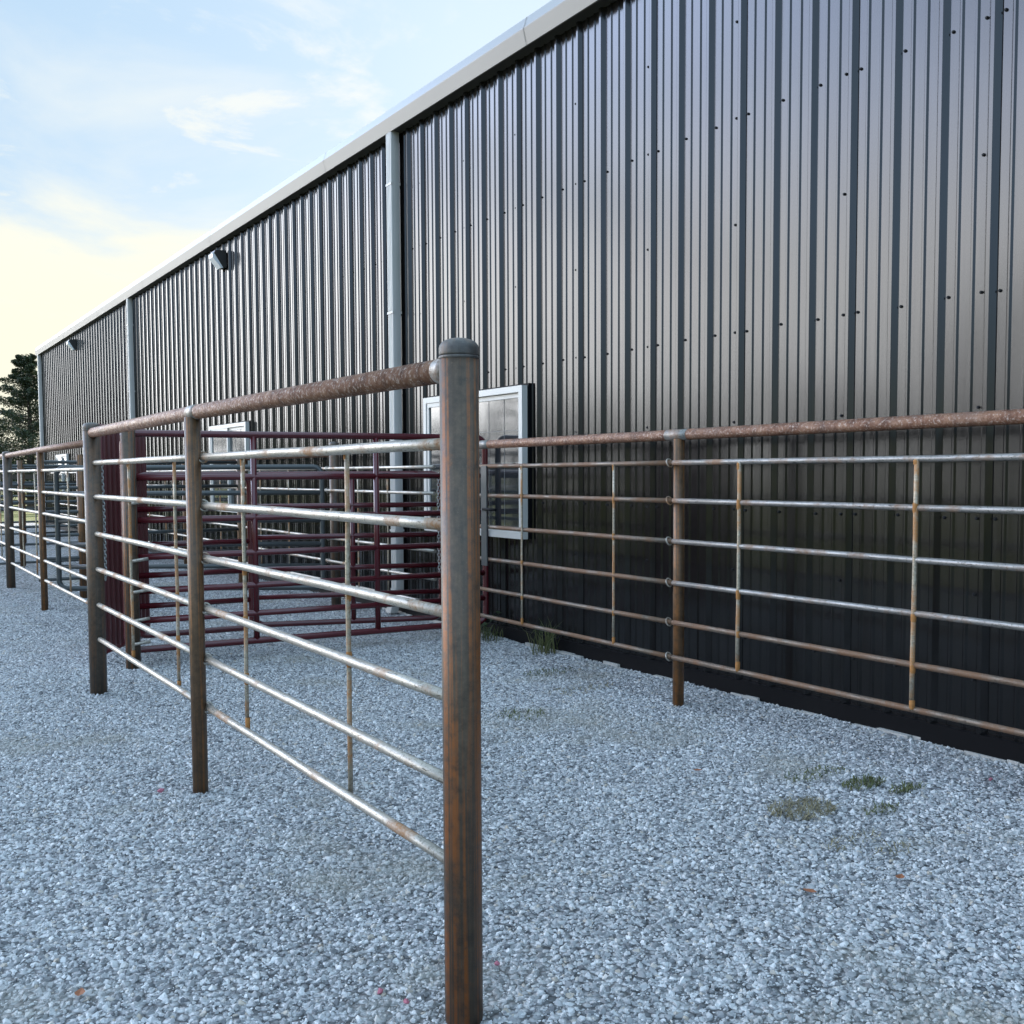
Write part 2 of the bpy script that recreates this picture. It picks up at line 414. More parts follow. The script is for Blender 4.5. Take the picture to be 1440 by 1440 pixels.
def downspout(y, w, d, kick=True):
    x0 = WALL_X - .033
    m = MB(); cor = []
    n = 4                                              # corrugated face
    for i in range(n):
        a = -w / 2 + w * i / n; s = w / n
        cor += [(a + s * .06, 0), (a + s * .30, .007), (a + s * .70, .007), (a + s * .94, 0)]
    ring = [(x0 - d - c, y + a) for a, c in cor] + [(x0 - d + .004, y + w / 2)] + [(x0 - d * .62, y + w / 2 + .004), (x0 - d * .38, y + w / 2 + .004)] + [(x0, y + w / 2), (x0, y - w / 2), (x0 - d * .38, y - w / 2 - .004), (x0 - d * .62, y - w / 2 - .004), (x0 - d + .004, y - w / 2)]
    def sect(z0, z1, sh0=0., sh1=0., sc=1.):
        for (xa, ya), (xb, yb) in zip(ring, ring[1:] + ring[:1]):
            f = lambda x, yv: (x0 + (x - x0) * sc, y + (yv - y) * sc)
            a = f(xa, ya); b = f(xb, yb)
            m.quad([(a[0] + sh0, a[1], z0), (b[0] + sh0, b[1], z0), (b[0] + sh1, b[1], z1), (a[0] + sh1, a[1], z1)])
    sect(.26, 3.24); sect(3.205, EAVE + .003, 0, 0, 1.03)
    if kick:
        sect(.215, .285, -.01, -.004, 1.04); sect(.03, .235, -.075, -.008, .99)
    else: sect(.03, .26)
    o = m.build('downspout', M['spout'], bld)
    for z in (.9, 3.18, 4.5):
        mm = MB(); mm.box((x0 - d / 2 - .002, y, z), (d + .022, w + .010, .022)); mm.build('strap', M['spout'], o)
    return o
downspout(9.90, .118, .085); downspout(21.78, .118, .085); downspout(33.26, .118, .085, False)
m = MB(); m.box((WALL_X + .02, Y1 + .03, EAVE / 2), (.16, .10, EAVE - .01)); m.build('corner_trim', M['spout'], bld)

def window(ya, yb, z0, z1, right_sash=True):
    """horizontal slider: outer frame, inner sash frame, two panes with thin grids"""
    fr = MB(); xf = WALL_X - .050; t = .055
    for (a, b, c, d) in ((ya, yb, z1 - t, z1), (ya, yb, z0, z0 + t)): fr.box((xf, (a + b) / 2, (c + d) / 2), (.098, b - a, d - c))
    for a in (ya + t / 2, yb - t / 2): fr.box((xf - .0005, a, (z0 + z1) / 2), (.097, t, z1 - z0 - 2 * t))
    f = fr.build('window', M['vinyl'], bld)
    jm = MB()                                                        # J-trim round the opening
    jm.box((WALL_X - .018, (ya + yb) / 2, z1 + .010), (.05, yb - ya + .04, .018)); jm.box((WALL_X - .018, ya - .010, (z0 + z1) / 2), (.05, .018, z1 - z0)); jm.box((WALL_X - .018, yb + .010, (z0 + z1) / 2), (.05, .018, z1 - z0))
    jm.build('flashing', M['black'], f)
    ym = (ya + yb) / 2
    for (a, b, dx) in ((ya + t, ym + .02, .012), (ym - .02, yb - t, -.012)):
        sh = MB(); w = .042; xx = WALL_X - .066 + dx
        for zz in (z0 + t + w / 2 + .001, z1 - t - w / 2 - .001): sh.box((xx, (a + b) / 2, zz), (.024, b - a - .004, w))
        for q in (a + w / 2 + .002, b - w / 2 - .002): sh.box((xx, q, (z0 + z1) / 2), (.0235, w, z1 - z0 - 2 * t - 2 * w - .004))
        sh.build('sash', M['vinyl'], f)
        p = MB(); a2, b2 = a + w, b - w; c2, d2 = z0 + t + w, z1 - t - w; xp = xx + .003
        p.quad([(xp, a2 - .002, c2 - .002), (xp, a2 - .002, d2 + .002), (xp, b2 + .002, d2 + .002), (xp, b2 + .002, c2 - .002)])
        p.build('pane', M['glass'], f)
        gr = MB()
        for i in (1, 2): gr.box((xp - .002, a2 + (b2 - a2) * i / 3, (c2 + d2) / 2), (.002, .0026, d2 - c2))
        for i in (1, 2, 3): gr.box((xp - .0021, (a2 + b2) / 2, c2 + (d2 - c2) * i / 4), (.002, b2 - a2, .0026))
        gr.build('grid', mat_grid, f)
mat_grid = mat_plain('window_grid', (.16, .17, .17), .5)
window(7.44, 9.24, .93, 2.25); window(14.72, 16.50, .93, 2.26); window(29.2, 30.85, .95, 2.06)

# wall lamps under the eave
def lamp(y, label):
    t = thing('wall_lamp', label, 'wall lamp', (WALL_X, y, 4.70), 'lamps under the eave')
    m = MB(); x0 = WALL_X - .033; h = .13; w = .105
    side = [(0, .16), (-.05, .17), (-.235, .05), (-.235, .03), (-.05, -.17), (0, -.17)]
    # dark wedge
    pr = [(x0 + a * .8, 4.74 + b * .8) for a, b in ((0, .17), (-.21, .15), (-.23, .10), (-.06, -.15), (0, -.15))]
    for s in (-1, 1):
        q = [(x, y + s * w, z) for x, z in pr]; m.quad(q if s < 0 else list(reversed(q)))
    for (xa, za), (xb, zb) in zip(pr, pr[1:] + pr[:1]):
        m.quad([(xa, y - w, za), (xa, y + w, za), (xb, y + w, zb), (xb, y - w, zb)])
    m.build('housing', M['bronze'], t)
    m = MB(); pl = [(x0 + a * .8, 4.74 + b * .8) for a, b in ((-.236, .112), (-.262, .085), (-.255, .02), (-.100, -.165), (-.062, -.158))]
    ww = w * .92
    for s in (-1, 1):
        q = [(x, y + s * ww, z) for x, z in pl]; m.quad(q if s < 0 else list(reversed(q)))
    for (xa, za), (xb, zb) in zip(pl, pl[1:] + pl[:1]):
        m.quad([(xa, y - ww, za), (xa, y + ww, za), (xb, y + ww, zb), (xb, y - ww, zb)])
    m.build('lens', M['lens'], t)
lamp(15.75, 'dark wall lamp with white lens between the two visible downspouts, nearer one')
lamp(27.8, 'small far wall lamp with white lens close to the far corner of the building')

# ------------------------------------------------------------------ pipe fences
def wob(p, q, n, amp, seed):
    r = random.Random(seed); p = Vector(p); q = Vector(q); out = []
    for i in range(n + 1):
        t = i / n; v = p.lerp(q, t); k = amp * math.sin(math.pi * t)
        out.append(v + Vector((r.uniform(-k, k), 0, r.uniform(-k, k))))
    return out
def pipe_post(root, x, y, top, r, mat, cap=True, bend=(0, 0)):
    m = MB(); z = gz(x, y) - .08
    m.path([(x + bend[0] * (top) , y + bend[1] * top, 0) if False else (x, y, z), (x + bend[0], y + bend[1], top - (.030 if cap else 0))], r, 28)
    o = m.build('post', mat, root)
    if cap:
        c = MB(); xx, yy = x + bend[0], y + bend[1]
        c.path([(xx, yy, top - .05)] + [(xx, yy, top - .05 + .006)] + [(xx, yy, top - .03 + .028 * math.sin(a)) for a in (0, .3, .6, .9, 1.2, 1.45)],
               [r + .0003, r + .0010, r + .0010] + [(r + .0010) * math.cos(a) ** .8 for a in (.3, .6, .9, 1.2, 1.45)], 28)
        c.build('post_cap', M['cap'], o)
        w = MB(); w.path([(xx, yy, top - .058), (xx, yy, top - .054), (xx, yy, top - .050)], [r + .0004, r + .003, r + .0004], 28, False); w.build('weld_bead', M['cap'], o)
    return o
def clip(root, x, y, z, r, side):
    """bent rod that ties a rail to its post"""
    m = MB(); pts = []
    for i in range(17):
        a = 2 * math.pi * i / 16
        pts.append((x + .023 * math.cos(a) + side * r * .3, y + .010 * math.sin(a), z + .025 * math.sin(a)))
    m.path(pts, .0045, 8, False)
    return m.build('rail_clip', M['rail'], root)

def rails(root, X, ya, yb, zs, r, mat, seed=0, name='rail'):
    for i, z in enumerate(zs):
        m = MB(); n = max(2, int((yb - ya) / .6))
        m.path(wob((X, ya, z), (X, yb, z), n, .002, seed + i), r, 12); m.build(name, mat, root)
M['fresh_rust'] = mat_plain('fresh_rust', (.33, .145, .042), .75, 0., 1.4, .45, 60)
def one_rung(root, x, y, z0, z1, w, levels, seed):
    m = MB(); m.path(wob((x, y + .003, z0), (x, y - .003, z1), 5, .003, seed), w / 2, 8); o = m.build('rung', M['rung'], root); r = random.Random(seed)
    lo, hi = min(z0, z1), max(z0, z1)
    for z in levels:
        if r.random() < .8:
            b = MB(); h = r.uniform(.012, .030); zc = min(max(z + r.uniform(-.02, .012), lo + h + .004), hi - h - .004)
            b.path([(x, y, zc - h), (x, y, zc - h * .6), (x, y, zc + h * .7), (x, y, zc + h)], [w * .5, w * .5 + .0018, w * .5 + .0022, w * .5], 8, False); b.build('weld', M['fresh_rust'], o)
def rungs(root, X, ys_, z0, z1, mat, w=.018, levels=()):
    for i, y in enumerate(ys_): one_rung(root, X, y, z0, z1, w, levels, int(y * 13) + i)

# --- front fence: big capped post, line post, capped corner post
FP = [(1.377, 2.412, .949), (1.385, 4.868, .966), (1.418, 7.50, .985)]       # posts, and how much nearer the ground rises there
FZ = [1.585, 1.352, 1.096, .850, .602, .362]
fz = lambda z, k: 1.5 + (z - 1.5) * k
ff = thing('pipe_fence', 'nearest steel pipe fence ending in the big capped post', 'fence', (1.4, 5, 0), 'pipe fences of the pens')
pipe_post(ff, FP[0][0] + .006, FP[0][1], fz(1.880, .949), .0525, M['dark_post'])
pipe_post(ff, FP[1][0] - .022, FP[1][1], fz(1.775, .966), .0358, M['line_post'], False)
pipe_post(ff, FP[2][0], FP[2][1], fz(1.865, .985), .0565, M['grey_post'])
m = MB(); m.path([(FP[i][0] + dx, FP[i][1], fz(z, FP[i][2])) for i, (dx, z) in enumerate(((.006, 1.795), (-.008, 1.800), (0, 1.792)))], [.0335, .0335, .0335], 24); tr = m.build('top_rail', M['rust'], ff)
zt = fz(1.8, .966); xt = FP[1][0] - .008; yt = FP[1][1]
m = MB(); m.path([(xt + .001, yt - .065, zt), (xt, yt, zt), (xt + .001, yt + .065, zt)], .0346, 24); m.build('coupling', M['rail_dark'], tr)
m = MB(); m.path([(FP[0][0] + .0058, FP[0][1] + .045, fz(1.795, .949)), (FP[0][0] + .0055, FP[0][1] + .105, fz(1.7951, .949))], .0343, 24); m.build('weld_end', M['rail_dark'], tr)
for i, z in enumerate(FZ):
    P = [Vector((FP[k][0] + (.018 if k == 1 else .006), FP[k][1], fz(z, FP[k][2]))) for k in range(3)]
    m = MB(); m.path(wob(P[0], P[1], 5, .0018, 3 + i), .0168, 12); m.build('rail', M['rail'], ff)
    m = MB(); m.path(wob(P[1], P[2], 5, .0018, 23 + i), .0168, 12); m.build('rail', M['rail'], ff)
for y, k, x in ((3.225, .959, 1.400), (4.305, .964, 1.400), (5.46, .971, 1.418), (6.53, .980, 1.428)):
    one_rung(ff, x + .012, y, fz(FZ[-1], k), fz(FZ[0], k), .018, [fz(z, k) for z in FZ], int(y * 10))
for z in FZ: clip(ff, FP[1][0] + .014, FP[1][1] - .02, fz(z, .966), .012, 1)

# --- second pen front fence
SX = 1.815
SZ = [1.555, 1.315, 1.080, .805, .555, .335]
sf = thing('pipe_fence', 'farther pipe fence behind the corner post, running to the left edge', 'fence', (SX, 12.5, 0), 'pipe fences of the pens')
pipe_post(sf, SX, 9.66, 1.855, .056, M['grey_post'])
pipe_post(sf, SX, 12.47, 1.755, .0365, M['line_post'], False)
pipe_post(sf, SX, 15.27, 1.825, .056, M['grey_post'])
pipe_post(sf, SX, 18.3, 1.745, .0365, M['line_post'], False)
m = MB(); m.path([(SX, 9.67, 1.785), (SX, 12.47, 1.782), (SX, 15.25, 1.765), (SX, 18.6, 1.76)], .034, 16); m.build('top_rail', M['rust'], sf)
rails(sf, SX + .01, 9.69, 18.5, SZ, .0172, M['rail'], 50)
rungs(sf, SX + .03, (11.0, 13.14, 14.2, 16.4), SZ[-1], SZ[0], M['rung'])

# --- gate post inside the alley
gp = thing('gate_post', 'rusty steel post carrying the maroon gates just behind the corner post', 'post', (1.82, 8.26, 0))
m = MB(); m.path([(1.82, 8.26, -.08), (1.82, 8.26, 1.86)], .055, 24); m.build('shaft', M['dark_post'], gp)
for z in (1.28, .84, .60, .38, .20):
    m = MB(); m.path([(1.80, 8.21, z), (1.93, 8.17, z + .02)], .013, 8); m.build('hinge_pin', M['rail'], gp)

# --- back fence along the wall
BX = 4.47
BZ = [1.560, 1.320, 1.062, .796, .542, .317]
bf = thing('pipe_fence', 'rusty pipe fence standing close along the building at right', 'fence', (BX, 4, 0), 'pipe fences of the pens')
for y in (7.74, 4.985, 1.95, -1.1):
    pipe_post(bf, BX - .004, y, 1.712, .0365, M['line_post'], False)
m = MB(); m.path([(BX, 7.76, 1.737), (BX, 4.985, 1.738), (BX, 1.95, 1.745), (BX, -1.1, 1.745)], .0345, 24); tr = m.build('top_rail', M['rust'], bf)
m = MB(); m.path([(BX, 4.90, 1.738), (BX, 5.10, 1.738)], .0357, 24); m.build('coupling', M['rail_dark'], tr)
m = MB(); m.path([(BX, 7.30, 1.737), (BX, 7.42, 1.737)], .0354, 24); m.build('weld_end', M['rail_dark'], tr)
for i, z in enumerate(BZ):
    xo = BX - .052
    m = MB(); m.path(wob((xo, 4.99, z), (BX - .03, 7.72, z - .004), 5, .002, i), .0165, 12); m.build('rail', M['rail_rust'], bf)
    m = MB(); m.path(wob((xo, 4.985, z), (xo, -1.1, z + .004), 10, .002, i + 9), .0165, 12); m.build('rail', M['rail_dark'] if i in (0, 1, 2, 3) else M['rail_rust'], bf)
rungs(bf, BX - .062, (4.40, 3.205, 2.0, .8), BZ[-1], BZ[0], M['rung'], .024, BZ)
rungs(bf, BX - .055, (5.59, 6.74), BZ[-1], BZ[0], M['rung'], .018, BZ)
for z in BZ: clip(bf, BX - .052, 5.02, z, .010, -1)
m = MB(); m.box((BX - .055, 7.30, 1.15), (.012, .085, .82)); m.build('latch_plate', M['greygate'], bf)
m = MB(); m.path([(BX - .07, 7.30, 1.205), (BX - .07, 7.10, 1.205)], .011, 8); m.build('latch_bolt', M['black'], bf)

# --- the same line going on past the gates
df = thing('pipe_fence', 'pipe fence along the building beyond the maroon gates', 'fence', (BX, 20, 0), 'pipe fences of the pens')
pipe_post(df, BX + .08, 10.72, 1.86, .055, M['grey_post'])
for y in (13.7, 16.7, 19.7, 22.7, 25.7, 28.7): pipe_post(df, BX + .06, y, 1.70, .0365, M['line_post'], False)
rails(df, BX, 8.26, 29, BZ, .016, M['rail'], 80)
rungs(df, BX - .012, (9.2, 9.9, 11.9, 12.9, 14.6, 15.7, 17.6, 18.7), BZ[-1], BZ[0], M['rung'])
m = MB(); m.path([(BX + .06, 10.72, 1.72), (BX + .06, 29, 1.72)], .034, 14); m.build('top_rail', M['rust'], df)
for z in BZ: clip(df, BX, 10.72, z, .012, -1)

# --- cross fences farther back
def cross(ax, ay, bx, by, zs, top, label, mat, posts):
    t = thing('pipe_fence', label, 'fence', ((ax + bx) / 2, (ay + by) / 2, 0), 'pipe fences of the pens')
    for q in posts:
        x, y = ax + (bx - ax) * q, ay + (by - ay) * q
        m = MB(); m.path([(x, y, -.08), (x, y, top)], .045, 14); m.build('post', M['line_post'], t)
    for z in zs:
        m = MB(); m.path([(ax, ay, z), (bx, by, z)], .022, 10); m.build('rail', mat, t)
    return t
cross(1.9, 13.45, 4.4, 13.45, (1.66, 1.35, 1.06, .78, .50, .25), 1.75, 'grey cross fence between two pens, nearer of the far pair', M['greygate'], (.2, .99))
cross(1.9, 18.80, 4.4, 18.80, (1.66, 1.35, 1.06, .65, .36, .06), 1.75, 'grey cross fence far back near the left edge', M['greygate'], (.21, .6, .99))
t = cross(2.0, 24.5, 4.4, 24.5, (1.66, 1.35, 1.06, .78, .50, .25), 1.75, 'grey cross fence nearest to the far end of the building', M['greygate'], (.01, .5, .99))

# ------------------------------------------------------------------ gates
def gate(name, A, B, zs, ups, r, mat, label, group, round_end=False, cat='gate'):
    ax, ay = A; bx, by = B
    t = thing(name, label, cat, ((ax + bx) / 2, (ay + by) / 2, 0), group)
    P = lambda q, z: (ax + (bx - ax) * q, ay + (by - ay) * q, z)
    L = math.hypot(bx - ax, by - ay); zt, zb = max(zs), min(zs); k = .09
    fr = MB(); pts = []
    kq = k / L
    for (cq, cz, a0) in ((kq, zb + k, 180), (1 - kq, zb + k, 270), (1 - kq, zt - k, 0), (kq, zt - k, 90)):
        for s in range(6):
            a = R(a0 + s * 18); pts.append(P(cq + kq * math.cos(a), cz + k * math.sin(a)))
    pts.append(pts[0]); fr.path(pts, r * 1.08, 12, False); fr.build('frame', mat, t)
    for z in sorted(zs)[1:-1]:
        m = MB(); m.path([P(.004, z), P(.996, z)], r, 12); m.build('bar', mat, t)
    for q in ups:
        m = MB(); m.path([P(q, zb), P(q, zt)], r * .98, 12); m.build('upright', mat, t)
    return t
g1 = gate('tube_gate', (1.79, 8.29), (4.86, 8.02), (1.82, 1.48, 1.15, .865, .60, .37, .145), (.323, .663), .0255, M['burgundy'],
          'wide maroon tube gate, the taller one in front across the alley', 'maroon tube gates')
g2 = gate('tube_gate', (2.02, 9.03), (3.00, 8.97), (1.50, 1.21, .91, .65, .39, .14), (), .0245, M['burgundy'],
          'short maroon tube gate behind the wide one, next to the sheeted panel', 'maroon tube gates')
g3 = gate('tube_gate', (3.06, 9.09), (4.70, 8.565), (1.50, 1.21, .93, .64, .39, .14), (.52,), .0245, M['burgundy'],
          'rear maroon tube gate ending beside the white downspout', 'maroon tube gates')
# sheeted gate: ribbed steel sheet in a tube frame
sg = thing('sheeted_gate', 'solid maroon ribbed steel panel behind the corner post', 'gate', (1.93, 8.9, 0))
ax, ay, bx, by = 1.66, 8.50, 2.17, 9.27
L = math.hypot(bx - ax, by - ay); ux, uy = (bx - ax) / L, (by - ay) / L; nx_, ny_ = uy, -ux
m = MB(); pr = []; s = .02
while s < L - .06:
    pr += [(s, 0), (s + .035, 0), (s + .043, .022), (s + .068, .022), (s + .076, 0)]; s += .093
pr.append((L, 0))
for (sa, da), (sb, db) in zip(pr[:-1], pr[1:]):
    m.quad([(ax + ux * sa + nx_ * da, ay + uy * sa + ny_ * da, .13), (ax + ux * sb + nx_ * db, ay + uy * sb + ny_ * db, .13),
            (ax + ux * sb + nx_ * db, ay + uy * sb + ny_ * db, 1.86), (ax + ux * sa + nx_ * da, ay + uy * sa + ny_ * da, 1.86)])
m.build('sheet', M['sheet'], sg)
m = MB()
for z in (.12, 1.875): m.path([(ax - ux * .02, ay - uy * .02, z), (bx + ux * .02, by + uy * .02, z)], .022, 12)
for q in (0, 1): m.path([(ax + (bx - ax) * q, ay + (by - ay) * q, .12), (ax + (bx - ax) * q, ay + (by - ay) * q, 1.875)], .022, 12)
m.build('frame', M['sheet'], sg)
gate('tube_gate', (4.36, 10.62), (1.93, 12.20), (1.58, 1.30, 1.0, .74, .50, .26), (.5,), .026, M['greygate'],
     'charcoal tube gate standing diagonally behind the maroon gates', 'charcoal tube gates')

# chains
def chain(name, pts, label, link=.040):
    m = MB(); pts = [Vector(p) for p in pts]; d = 0; k = 0
    for a, b in zip(pts[:-1], pts[1:]):
        n = max(1, int((b - a).length / (link * .72))); t = (b - a).normalized()
        u = t.cross(Vector((.6, .8, .1))).normalized(); w = t.cross(u)
        for i in range(n):
            c = a.lerp(b, (i + .5) / n); s = u if k % 2 else w; k += 1; ring = []
            for j in range(11):
                q = 2 * math.pi * j / 10; ring.append(c + t * (link * .5 * math.cos(q)) + s * (link * .30 * math.sin(q)))
            m.path(ring, .0042, 6, False)
    return tag(m.build(name, M['chain']), label, 'chain', 'gate chains')
chain('chain', [(4.645, 8.50, 1.50), (4.64, 8.50, 1.1), (4.645, 8.495, .52)], 'silver chain hanging on the end of the rear maroon gate')
chain('chain', [(1.475, 7.49, 1.60), (1.480, 7.48, 1.2), (1.478, 7.48, .78)], 'short silver chain hanging beside the grey corner post', .030)

# ------------------------------------------------------------------ weeds, leaves, odd stones
def tuft(name, x, y, rx, ry, n, h, mat, label, seed, lean=.8, cat='grass tuft', group='grass tufts in the gravel', w=.0045):
    r = random.Random(seed); m = MB()
    for i in range(n):
        a = r.uniform(0, 6.283); q = math.sqrt(r.random()); px = x + rx * q * math.cos(a); py = y + ry * q * math.sin(a); z0 = gz(px, py) + .004
        hh = h * r.uniform(.45, 1.1); la = r.uniform(0, 6.283); ll = hh * lean * r.uniform(.3, 1.2)
        dx, dy = math.cos(la) * ll, math.sin(la) * ll; sx, sy = -math.sin(la) * w, math.cos(la) * w
        n0 = len(m.v)
        m.v += [(px - sx, py - sy, z0), (px + sx, py + sy, z0), (px + dx * .4 + sx * .8, py + dy * .4 + sy * .8, z0 + hh * .7), (px + dx * .4 - sx * .8, py + dy * .4 - sy * .8, z0 + hh * .7), (px + dx, py + dy, z0 + hh * (1.0 if r.random() < .7 else .6))]
        m.f += [(n0, n0 + 1, n0 + 2, n0 + 3), (n0 + 3, n0 + 2, n0 + 4)]; m.sm += [False, False]
    return tag(m.build(name, mat), label, cat, group)
tuft('grass_tuft', 4.83, 7.02, .12, .10, 46, .30, M['blade'], 'tall thin grass clump against the wall base', 1, .7)
tuft('grass_tuft', 4.75, 8.0, .22, .30, 130, .13, M['blade'], 'low green grass at the wall just right of the big post', 2)
tuft('grass_tuft', 4.40, 6.36, .24, .12, 120, .022, M['blade'], 'flat dark grass patch near the far end of the back fence', 3, 2.4, w=.003)
tuft('grass_tuft', 4.20, 5.73, .30, .12, 90, .020, M['dry'], 'thin brownish grass patch left of the back fence post', 4, 2.4, w=.003)
tuft('grass_tuft', 3.45, 5.28, .16, .14, 90, .030, M['blade'], 'small green tuft in the middle of the gravel right of the big post', 5, 1.8, w=.003)
tuft('grass_tuft', 3.52, 3.11, .17, .12, 420, .026, M['dry'], 'largest dry straw coloured tuft at lower right', 6, 2.8, w=.0022)
tuft('grass_tuft', 3.98, 3.44, .20, .08, 110, .018, M['blade'], 'dull green patch behind the large dry tuft', 7, 2.4, w=.003)
tuft('grass_tuft', 4.04, 3.20, .13, .07, 170, .030, M['blade'], 'bright green tuft nearest the wall at lower right', 8, 1.7, w=.003)
tuft('grass_tuft', 4.13, 3.03, .11, .05, 90, .028, M['blade'], 'green tuft to the right of the bright one', 9, 1.8, w=.003)
tuft('grass_tuft', 3.80, 2.91, .11, .05, 60, .022, M['blade'], 'sparse green tuft right of the large dry tuft', 10, 2., w=.003)
tuft('grass_tuft', 3.38, 2.72, .17, .07, 70, .022, M['dry'], 'sparse dry stems in front of the large dry tuft', 12, 2.6, w=.0022)
tuft('grass_tuft', 3.43, 2.57, .14, .05, 60, .020, M['dry'], 'thin dry stems among stones, lowest of the tufts at lower right', 13, 2.6, w=.0022)

def weed(x, y, label, seed):
    r = random.Random(seed); t = thing('weed', label, 'weed', (x, y, 0)); st = MB(); lf = MB()
    for k in range(7):
        a = r.uniform(2.2, 4.4) if k % 2 else r.uniform(0, 6.28); L = r.uniform(.18, .42); p = Vector((x + r.uniform(-.1, .06), y + r.uniform(-.25, .25), 0)); pts = [p.copy()]
        for i in range(6):
            p = p + Vector((math.cos(a) * L / 9, math.sin(a) * L / 5, L / 7 * (1.2 - i * .18))); p.x = min(p.x, 4.92); pts.append(p.copy())
            for s in (-1, 1, r.choice((-1, 1))):
                d = Vector((r.uniform(-1, .6), r.uniform(-1, 1), r.uniform(-.1, .7))).normalized(); w = d.cross(Vector((0, 0, 1))).normalized() * r.uniform(.012, .022); ll = r.uniform(.035, .065)
                lf.quad([p, p + d * ll * .5 + w, p + d * ll, p + d * ll * .5 - w])
        st.path(pts, [.004 - .0005 * i for i in range(7)], 5)
    st.build('stem', M['weed'], t); lf.build('foliage', M['weed'], t)
weed(4.80, 8.15, 'leafy weed growing at the wall base right of the big post', 3)

def leaf(x, y, s, rz, label):
    m = MB(); z = gz(x, y) + .022; pts = []
    n0 = len(m.v); prof = [(0, 0), (.25, .22), (.5, .30), (.75, .2), (1, 0)]
    for i in range(4):
        (a, b), (c, d) = prof[i], prof[i + 1]
        f = lambda u, v: (x + s * (u * math.cos(rz) - v * math.sin(rz)), y + s * (u * math.sin(rz) + v * math.cos(rz)), z + s * (.9 * v * v + .35 * (u - .5) ** 2))
        m.quad([f(a, -b), f(a, 0), f(c, 0), f(c, -d)] if b else [f(a, 0), f(c, 0), f(c, -d)]); m.quad([f(a, 0), f(a, b), f(c, d), f(c, 0)] if b else [f(a, 0), f(c, d), f(c, 0)])
    return tag(m.build('fallen_leaf', M['oak_leaf']), label, 'leaf', 'fallen leaves')
leaf(2.82, 2.42, .055, 1.9, 'curled reddish leaf lying lowest at right on the gravel')
leaf(3.17, 2.35, .055, .4, 'reddish leaf to the right of the lowest curled leaf')
leaf(3.53, 3.76, .05, 2.6, 'dark red leaf left of the grass tufts on the gravel')
leaf(.50, 3.06, .05, 1.2, 'small brown leaf at the bottom left on the gravel')
def pebble(x, y, s, label, k):
    me = stone_mesh(k).copy(); me.transform(Matrix.Scale(s, 4)); me.materials.clear(); me.materials.append(M['pink'])
    o = bpy.data.objects.new('painted_pebble', me); C.objects.link(o); o.location = (x, y, gz(x, y) + .012); return tag(o, label, 'stone', 'pink painted pebbles')
pebble(4.60, 2.90, .014, 'pink pebble near the wall at the right edge', 1)
pebble(1.285, 2.565, .013, 'pink pebble just left of the big post, the lower of two', 2)
pebble(1.245, 2.66, .012, 'pink pebble just left of the big post, the upper of two', 3)
pebble(1.62, 2.62, .010, 'tiny pink pebble just right of the big post', 4)
pebble(1.20, 4.95, .016, 'pink pebble left of the rusty line post base', 5)

# ------------------------------------------------------------------ trees and far things
def leaf_cards(m, c, rad, n, size, r, flat=1.):
    for _ in range(n):
        d = Vector((r.gauss(0, 1), r.gauss(0, 1), r.gauss(0, 1) * flat)); d = d.normalized() * rad * r.random() ** .4
        p = c + d; u = Vector((r.gauss(0, 1), r.gauss(0, 1), r.gauss(0, .6))).normalized(); w = u.cross(Vector((r.gauss(0, 1), r.gauss(0, 1), r.gauss(0, 1)))).normalized()
        s = size * r.uniform(.5, 1.2); m.quad([p - u * s, p + w * s * .45, p + u * s, p - w * s * .45])
def cedar(x, y, h, rad, label, seed):
    r = random.Random(seed); t = thing('cedar_tree', label, 'tree', (x, y, 0)); tr = MB(); cr = MB()
    tr.path([(x, y, -.1), (x + .05, y, h * .5), (x, y, h * .96)], [.22, .12, .02], 8)
    nb = 95
    for i in range(nb):
        q = i / nb; z = h * (.04 + .95 * q); L = rad * (1 - q) ** .72 * r.uniform(.6, 1.2) + .25; a = i * 2.399 + r.uniform(-.4, .4)
        p0 = Vector((x, y, z)); p1 = p0 + Vector((math.cos(a) * L, math.sin(a) * L, L * r.uniform(.10, .45)))
        tr.path([p0, p1], [.03, .008], 4)
        for s in range(7):
            c = p0.lerp(p1, .25 + .75 * s / 6); leaf_cards(cr, c, .36 * (1.2 - s / 7.5) * (.6 + .7 * (1 - q)), 78, .060, r)
    tr.build('trunk', M['bark'], t); cr.build('crown', M['cedar'], t)
def tree(x, y, h, rad, label, seed, mat, name='tree', group=None, n=26):
    r = random.Random(seed); t = thing(name, label, 'tree', (x, y, 0), group); tr = MB(); cr = MB()
    tr.path([(x, y, -.1), (x + .1, y, h * .35), (x, y + .1, h * .7)], [h * .03, h * .022, h * .008], 8)
    for i in range(n):
        a = r.uniform(0, 6.28); q = r.random() ** .5; z = h * r.uniform(.28, .97); k = math.sin(math.pi * min(1, max(.08, (z / h - .15) / .85))) ** .6
        c = Vector((x + math.cos(a) * rad * q * k, y + math.sin(a) * rad * q * k, z))
        tr.path([(x, y, max(h * .2, z - rad * .6)), c], [h * .008, h * .002], 4)
        leaf_cards(cr, c, rad * r.uniform(.22, .40), 170, h * .022, r, .75)
    tr.build('trunk', M['bark'], t); cr.build('crown', mat, t)
cedar(7.5, 54.6, 7.2, 3.1, 'dark green cedar tree standing past the far corner of the building', 5)
cedar(5.6, 61.0, 5.2, 2.6, 'lower dark cedar at the left edge behind the pens', 8)
for i, (x, y, h, rd, lb) in enumerate(((6.3, 70, 3.0, 2.0, 'yellowish bush beside the dark cedar at the left edge'),)):
    tree(x, y, h, rd, lb, 30 + i, M['bush'], 'bush', n=16)
